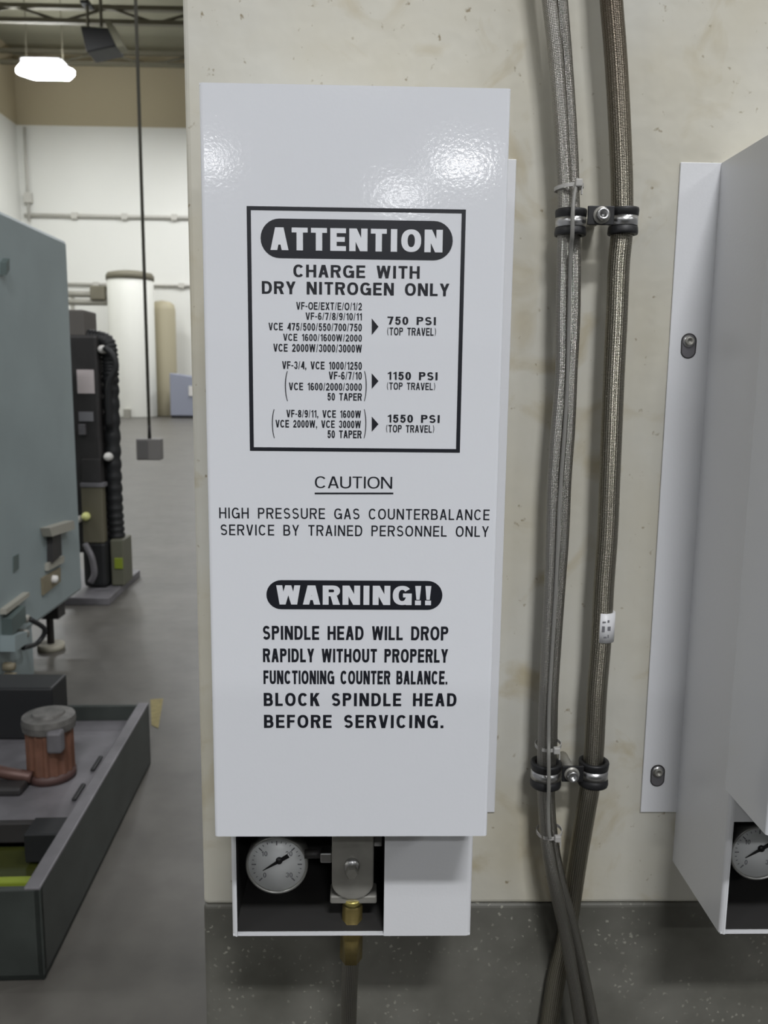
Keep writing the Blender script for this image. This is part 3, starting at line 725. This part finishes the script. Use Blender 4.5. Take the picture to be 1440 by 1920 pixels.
bd = badge(488.6, 849, 412, 486); text([('ATTENTION', 507, 830, 428.5, 471, .27, .13)], 'lettering', M_WHITE_INK, bd, .0001)
text([('CHARGE  WITH', 550, 787, 497.5, 521, .215, .15), ('DRY  NITROGEN  ONLY', 491, 842.5, 529.5, 553, .215, .15)], 'lettering', M_INK, unit)
SB = .172; SG = .12
text([('VF-OE/EXT/E/O/1/2', 555.4, 678.5, 567, 581, SB, SG), ('VF-6/7/8/9/10/11', 573, 678.5, 586.5, 600, SB, SG),
      ('VCE  475/500/550/700/750', 503.5, 678.5, 606, 620, SB, SG), ('VCE  1600/1600W/2000', 531, 678.5, 626.5, 639.6, SB, SG),
      ('VCE  2000W/3000/3000W', 512.6, 678.5, 645.4, 660, SB, SG)], 'lettering', M_INK, unit)
text([('VF-3/4,  VCE  1000/1250', 529, 678.5, 678, 692.5, SB, SG), ('VF-6/7/10', 616.5, 678.5, 697, 711.5, SB, SG),
      ('VCE  1600/2000/3000', 541.7, 678.5, 718, 732, SB, SG), ('50  TAPER', 614, 678.5, 737, 751, SB, SG),
      ('(', 534, 541.5, 697, 751, .05, 0), (')', 681, 687.7, 697, 751, .05, 0)], 'lettering', M_INK, unit)
text([('VF-8/9/11,  VCE  1600W', 537, 676.7, 769, 783, SB, SG), ('VCE  2000W,  VCE  3000W', 516.6, 676.7, 788, 802, SB, SG), ('50  TAPER', 614, 678, 807, 821.5, SB, SG),
      ('(', 509.6, 516.6, 768.5, 820.5, .05, 0), (')', 680.5, 687, 768.5, 820.5, .05, 0)], 'lettering', M_INK, unit)
for s_, xr, y0, y1, xa, xb, y2, y3 in (('750  PSI', 818, 594, 609, 726, 817.5, 614.5, 629), ('1150  PSI', 821, 697.5, 712.5, 725.5, 816, 717.5, 731), ('1550  PSI', 825, 777.8, 792.5, 724, 814, 797, 811)):
    text([(s_, 726.5, xr, y0, y1, .235, .15), ('(TOP  TRAVEL)', xa, xb, y2, y3, .16, .13)], 'lettering', M_INK, unit)
for (y0, y1) in ((597, 628), (700, 729), (781, 809.5)):
    b = MB(); P = [PT(697, y0), PT(709.7, (y0+y1)/2), PT(697, y1)]; b.prism([Vector((p.x, YP, p.z)) for p in P], (0, .00015, 0))
    b.build('arrow_mark', M_INK, unit)
text([('CAUTION', 590.5, 735.4, 893.5, 915.6, .135, .09)], 'lettering', M_INK, unit)
flat([(590, 923.6), (737.5, 923.6), (737.5, 926.8), (590, 926.8)], 'underline', M_INK, unit, th=.00015)
text([('HIGH  PRESSURE  GAS  COUNTERBALANCE', 411, 918, 953.5, 973.5, .14, .19), ('SERVICE  BY  TRAINED  PERSONNEL  ONLY', 413.5, 916.5, 985, 1005, .14, .19)], 'lettering', M_INK, unit)
bd = badge(499.5, 829.5, 1088.5, 1143); text([('WARNING!!', 518, 810, 1098, 1134, .27, .10)], 'lettering', M_WHITE_INK, bd, .0001)
text([('SPINDLE  HEAD  WILL  DROP', 492.5, 840.5, 1174, 1200, .185, .13), ('RAPIDLY  WITHOUT  PROPERLY', 493, 840, 1216.5, 1242, .185, .13),
      ('FUNCTIONING  COUNTER  BALANCE.', 494, 839, 1257.5, 1283, .175, .115), ('BLOCK  SPINDLE  HEAD', 494.5, 856, 1299.5, 1324, .21, .18),
      ('BEFORE  SERVICING.', 495, 832, 1340.5, 1365, .21, .18)], 'lettering', M_INK, unit)

unit2 = copy_tree(unit); unit2.location.x += .5462
[setattr(o, 'location', o.location+Vector((-.009, 0, 0))) for o in kids(unit2) if o.name.startswith('flange') and min(v.co.x for v in o.data.vertices) < -HW]
unit2['label'] = 'white sheet metal cover cut off by the picture edge, seen side on beyond the hoses'

# ------------------------------------------------------------------ gauge, valve and hose below each cover
def gauge(c, r, Y, label):
    t = empty('pressure_gauge', (c.x, Y, c.z)); tag(t, label, 'gauge', 'pressure gauges in the cover openings')
    P = (c.x, Y, c.z)
    MB().lathe([(0, .028), (r*.93, .028), (r*.96, .024), (r, .002), (r*.985, -.002), (r*.93, -.003), (r*.90, .001), (r*.90, .004)], P, 'Y', 48).build('case', mat('gauge_case', (176, 176, 172), .35, .6), t)
    MB().lathe([(0, .0005), (r*.91, .0005), (r*.91, .004), (0, .004)], P, 'Y', 48).build('dial', M_DIAL, t)
    b = MB()
    for k in range(25):
        a_ = math.radians(225-k*11.25); ca, sa = math.cos(a_), math.sin(a_); big = k % 4 == 0
        r0, r1 = r*(.66 if big else .74), r*.80; wd = r*(.018 if big else .010); nrm = Vector((-sa, 0, ca))*wd
        p0 = Vector((c.x+ca*r0, Y+.0001, c.z+sa*r0)); p1 = Vector((c.x+ca*r1, Y+.0001, c.z+sa*r1))
        b.prism([p0+nrm, p1+nrm, p1-nrm, p0-nrm], (0, .0005, 0))
    b.build('scale_marks', M_SMUDGE, t)
    for k, s in enumerate(('0', '10', '20', '30')):
        a_ = math.radians(225-k*90); b = MB(); lay, wid = layout(s, .16, .14)
        qx, qz = c.x+math.cos(a_)*r*.55, c.z+math.sin(a_)*r*.52; H = r*.17
        for ch, gx, w_ in lay:
            for poly in glyph(ch, w_, 1.0, .16):
                b.bm.faces.new([b.bm.verts.new((qx+(gx+x-wid/2)*H, Y+.0002, qz+(y-.5)*H)) for x, y in poly])
        b.build('numeral', M_SMUDGE, t)
    a_ = math.radians(212); dr = Vector((math.cos(a_), 0, math.sin(a_))); nr = Vector((-dr.z, 0, dr.x)); o_ = Vector((c.x, Y-.0016, c.z))+Vector((r*.08, 0, r*.14))
    nd = MB().prism([o_-dr*r*.34+nr*r*.07, o_+nr*r*.06, o_+dr*r*.62+nr*r*.008, o_+dr*r*.62-nr*r*.008, o_-nr*r*.06, o_-dr*r*.34-nr*r*.07], (0, .0006, 0)).build('needle', M_NEEDLE, t)
    MB().lathe([(0, -.0026), (r*.10, -.0022), (r*.12, .002), (0, .002)], (o_.x, Y, o_.z), 'Y', 20).build('needle_hub', M_NEEDLE, nd)
    return t
Yg = .885
c1 = at(519, 1621, Yg); r1 = at(578, 1621, Yg).x-c1.x
gauge(c1, r1, Yg, 'round white pressure gauge under the sign, beside the steel valve block')
c2 = at(1422, 1598, Yg+.02); gauge(c2, at(1422+55, 1598, Yg+.02).x-c2.x, Yg+.02, 'round white pressure gauge cut off by the right picture edge')
Yv = .864
for dx, lab, lab2 in ((0, 'grey steel valve block with a hex bolt in the opening under the sign', 'steel braided hose with brass fitting hanging below the valve block'),):
    a = at(622, 1570, Yv); c = at(700, 1690, Yv); xm = (a.x+c.x)/2
    t = empty('valve_block', (xm, Yv+.02, c.z)); tag(t, lab, 'valve')
    hwv = (c.x-a.x)/2; zc_ = c.z
    pts = [(a.x, Yv, a.z+.06), (a.x, Yv, zc_+.022)] + [(xm-hwv*math.cos(k*PI/12), Yv, zc_+.022-.020*math.sin(k*PI/12)) for k in range(1, 12)] + [(c.x, Yv, zc_+.022), (c.x, Yv, a.z+.06)]
    MB().prism(pts, (0, .035, 0), .0015).build('body', M_STEEL, t)
    q = at(660, 1622, Yv)
    MB().lathe([(0, -.004), (.0085, -.004), (.0085, 0)], (q.x, Yv, q.z), 'Y', 24).build('washer', M_ZINC, t)
    q = at(660, 1628, Yv); MB().lathe([(0, -.012), (.0062, -.012), (.0072, -.010), (.0072, .001)], (q.x, Yv, q.z), 'Y', 6, False).build('hex_bolt', M_STEEL, t)
    q = at(611, 1602, Yv+.012); MB().box((q.x-.006, Yv+.004, q.z-.006), (q.x+.007, Yv+.022, q.z+.006), .0015).build('nipple', M_ZINC, t)
    q0 = at(575, 1602, Yv+.014); MB().cyl((q0.x-.002, Yv+.013, q.z), (q.x-.005, Yv+.013, q.z), .005, 14).build('gauge_pipe', M_DARK, t)
    MB().box((a.x-.002, Yv+.004, zc_-.006), (c.x+.004, Yv+.030, zc_+.004), .002).build('lower_bracket', M_STEEL, t)
    q = at(709, 1595, Yv); MB().box((q.x-.004, Yv+.03, q.z-.013), (q.x+.005, Yv+.04, q.z+.012), .001).build('side_tab', M_LABELG, t)
    # hose
    f0 = at(661, 1697, Yv+.012); f1 = at(658, 1796, Yv+.02); f2 = at(653, 1925, Yv+.045); f3 = at(648, 2100, Yv+.06)
    t = empty('braided_hose', f3); tag(t, lab2, 'hose')
    pth = smooth_path([f1+Vector((0, 0, .004)), (f1+f2)/2+Vector((-.0005, 0, 0)), f2, f3, f3+Vector((0, .005, -.25)), f3+Vector((.0, .012, -.5))], 10)
    MB().tube(pth, .0098, 20).build('hose', M_BRAID, t)
    ff = MB(); ff.tube([f0+Vector((0, 0, .006)), f0, f0.lerp(f1, .35), f0.lerp(f1, .36), f1], [.0085, .0115, .0115, .0125, .0130], 6).build('brass_fitting', M_BRASS, t)
    MB().tube([f0+Vector((0, 0, .010)), f0+Vector((0, 0, .003))], [.011, .011], 20).build('brass_collar', mat('bright_brass', (168, 156, 92), .35, .8), t)
# ------------------------------------------------------------------ hoses on the column
Yq = .9665
def hose(pts, r, m, name, label, Y=Yq, cat='hose', group=None, n=18, tail=()):
    P = [at(p[0], p[1], Y+(p[2] if len(p) > 2 else 0)) for p in pts]
    P = smooth_path(P, 8)
    t = empty(name, P[-1]); tag(t, label, cat, group)
    MB().tube(P, r, n).build('braid', m, t); return t
A_ = [(1014, -140), (1022, -70), (1030, 0), (1042, 100), (1050, 200), (1056, 290), (1059, 350), (1059, 420), (1057, 500), (1055, 600), (1054, 700), (1046, 800), (1039, 900), (1036, 1000), (1033, 1100),
      (1028, 1200), (1023, 1300), (1020, 1400), (1019, 1450), (1020, 1500, .002), (1026, 1580, .003), (1040, 1660, -.001), (1058, 1740, -.002), (1072, 1820, 0), (1088, 1920, 0), (1105, 2050, 0), (1120, 2200, 0)]
B_ = [(1040, -140), (1046, -70), (1051, 0), (1059, 100, .008), (1066, 200, .008), (1071, 290, .006), (1073, 350, .004), (1075, 420, .003), (1076, 500), (1075, 600), (1070, 700), (1066, 800), (1059, 900), (1055, 1000), (1048, 1100),
      (1041, 1200), (1035, 1300), (1033, 1400, .002), (1031, 1450, .002), (1029, 1500, -.006), (1036, 1580, -.010), (1052, 1660, -.014), (1074, 1740, -.0145), (1092, 1820, -.0145), (1112, 1920, -.012), (1132, 2050, -.012), (1150, 2200, -.012)]
C_ = [(1138, -140), (1142, -70), (1146, 0), (1154, 100), (1160, 200), (1164, 290), (1166, 350), (1166, 430), (1160, 500), (1156, 600), (1151, 700), (1147, 800), (1143, 900), (1139, 1000), (1132, 1100),
      (1127, 1200), (1119, 1300), (1114, 1400), (1110, 1450), (1102, 1500), (1085, 1600, .010), (1073, 1680, .0195), (1060, 1760, .0205), (1044, 1830, .0205), (1030, 1920, .019), (1010, 2050, .012), (990, 2200, .012)]
def depth(pts, table):                              # how far each bend stands off the common plane of the hoses
    out = []
    for p in pts:
        for (y0, d0), (y1, d1) in zip(table, table[1:]):
            if y0 <= p[1] <= y1: out.append((p[0], p[1], d0+(d1-d0)*(p[1]-y0)/(y1-y0))); break
    return out
A_ = depth(A_, [(-200, -.003), (950, -.003), (1150, -.006), (1500, -.006), (1640, -.015), (2300, -.016)])
B_ = depth(B_, [(-200, .0075), (950, .0075), (1150, .0085), (1500, .0085), (1640, .001), (2300, -.001)])
hose(A_, .0080, M_BRAID, 'braided_hose', 'left steel braided hose of the tied pair, running down the cream column')
hose(B_, .0078, M_BRAID, 'braided_hose', 'second steel braided hose of the tied pair, nearer the thick hose')
hc = hose(C_, .0121, M_BRAID_B, 'braided_hose', 'thick steel braided hose, brown stained at its top, with a white label sleeve')
# white sleeve on the thick hose
s0, s1 = at(1133, 1146, Yq), at(1130, 1200, Yq)
sv = MB().tube([s0, s0.lerp(s1, .5), s1], .0131, 24).build('label_sleeve', M_SLEEVE, hc)
b = MB()
for k, (u, v, w_, h_) in enumerate(((-.25, .28, .3, .06), (.15, .25, .2, .1), (-.3, .52, .25, .22), (.25, .5, .3, .16), (-.1, .8, .3, .07), (.2, .76, .12, .12))):
    p = s0.lerp(s1, v); b.box((p.x+u*.012-w_*.006, p.y-.0133+abs(u)*.001, p.z-h_*.016), (p.x+u*.012+w_*.006, p.y-.011, p.z+h_*.016))
b.build('faded_print', M_SMUDGE, sv)
# thin cable strapped to the pair
D_ = [(1082, 336, -.012), (1076, 372, -.020), (1074, 400, -.025), (1073, 440, -.025), (1070, 480, -.016), (1067, 600, -.011), (1064, 720, -.011), (1058, 820, -.011), (1050, 930, -.011), (1046, 1030, -.011), (1041, 1130, -.011),
      (1035, 1230, -.011), (1030, 1320, -.011), (1029, 1385, -.015), (1029, 1420, -.023), (1029, 1475, -.023), (1028, 1510, -.020), (1029, 1555, -.021), (1031, 1572, -.021)]
D_ = [(p[0], p[1], p[2]-.003-(.003 if p[1] > 1000 else 0)) for p in D_]
P = smooth_path([at(p[0], p[1], Yq+p[2]) for p in D_], 8)
t = tag(MB().tube(P, .0023, 12).build('cable', M_CABLE), 'thin grey cable strapped along the front of the paired hoses', 'cable')

def tie(px, py, label, hx=.0148, side=1, yo=0):
    c = at(px, py, Yq); t = empty('cable_tie', c); tag(t, label, 'cable tie', 'cable ties around the paired hoses')
    b = MB(); n = 40; ri = []
    for k in range(n):
        a_ = 2*PI*k/n; x, y = math.cos(a_), math.sin(a_)
        R1 = (hx*x, .0175*y+.001+yo); ri.append([b.bm.verts.new((c.x+R1[0]*s, c.y+R1[1]*s, c.z+dz+.1*R1[0])) for s, dz in ((1, -.002), (1.07, -.002), (1.07, .002), (1, .002))])
    for k in range(n):
        for j in range(4): b.bm.faces.new((ri[k][j], ri[k][(j+1) % 4], ri[(k+1) % n][(j+1) % 4], ri[(k+1) % n][j]))
    b.build('strap', M_TIE, t)
    q = Vector((c.x+side*.006, c.y-.0185+yo, c.z+.001)); MB().box(q-Vector((.0038, .0035, .004)), q+Vector((.0038, .003, .004)), .0012).build('head', M_TIE, t)
    MB().box(q+Vector((.003, -.001, -.012)), q+Vector((.0045, .0015, -.003)), .0003).build('tail', M_TIE, t)
tie(1067, 352, 'pale cable tie around the paired hoses just above the upper clamp', side=1)
tie(1028, 1396, 'cable tie around the paired hoses just above the lower clamp', side=1)
tie(1029, 1556, 'cable tie around the paired hoses below the lower clamp', side=1, yo=-.003)

def clamp(lx0, lx1, ly0, ly1, rx0, rx1, ry0, ry1, bx, by, label, tilt):
    Yk = Yq; tc_ = at(bx, by, Yk); t = empty('hose_clamp', (tc_.x, Y0, tc_.z)); tag(t, label, 'hose clamp', 'rubber lined hose clamps on the column')
    for (x0, x1, y0, y1) in ((lx0, lx1, ly0, ly1), (rx0, rx1, ry0, ry1)):
        a, c = at(x0, (y0+y1)/2, Yk), at(x1, (y0+y1)/2, Yk); tp, bt = at((x0+x1)/2, y0, Yk), at((x0+x1)/2, y1, Yk)
        r = (c.x-a.x)/2; cx = (a.x+c.x)/2; zc_ = (tp.z+bt.z)/2; h = (tp.z-bt.z)/2*.82
        ry = min(r, .0205)/r
        def oval(prof):
            b = MB(); b.lathe(prof, (0, 0, 0), 'Z', 44)
            for v in b.bm.verts: v.co = Vector((cx+v.co.x, Yk+v.co.y*ry-.001+tilt*0, zc_+v.co.z+tilt*v.co.y))
            return b
        ri = r-.0048
        cu = oval([(ri, -h), (r*.97, -h), (r, -h*.85), (r*.97, -h*.45), (r*.90, -h*.38), (r*.90, h*.38), (r*.97, h*.45), (r, h*.85), (r*.97, h), (ri, h), (ri, -h)]).build('rubber_cushion', M_RUBBER, t)
        oval([(r*.895, -h*.36), (r*.955, -h*.36), (r*.955, h*.36), (r*.895, h*.36), (r*.895, -h*.36)]).build('metal_band', M_ZINC, t)
    xa = at(lx1-4, by, Yk).x; xb = at(rx0+4, by, Yk).x
    MB().box((xa, Yk-.0165, tc_.z-.010), (xb, Yk-.0135, tc_.z+.010), .0008).build('bridge_plate', M_RUBBER, t)
    MB().cyl((tc_.x, Yk-.014, tc_.z), (tc_.x, Y0, tc_.z), .0065, 18).build('standoff', M_STEEL, t)
    bo = MB().lathe([(0, -.0205), (.0034, -.0205), (.0036, -.0255), (.0062, -.0255), (.0068, -.0245), (.0068, -.0168)], (tc_.x, Yk, tc_.z), 'Y', 24).build('socket_bolt', M_ZINC, t)
    MB().lathe([(0, -.0178), (.0092, -.0178), (.0092, -.0163), (0, -.0163)], (tc_.x, Yk, tc_.z), 'Y', 24).build('washer', M_STEEL, t)
clamp(1040, 1099, 389, 448, 1140, 1196, 386, 446, 1120, 409, 'upper black rubber lined clamp holding the hoses beside the sign', 0)
clamp(994, 1052, 1422, 1476, 1084, 1140, 1420, 1474, 1066, 1440, 'lower black rubber lined clamp holding the hoses where they begin to cross', 0)
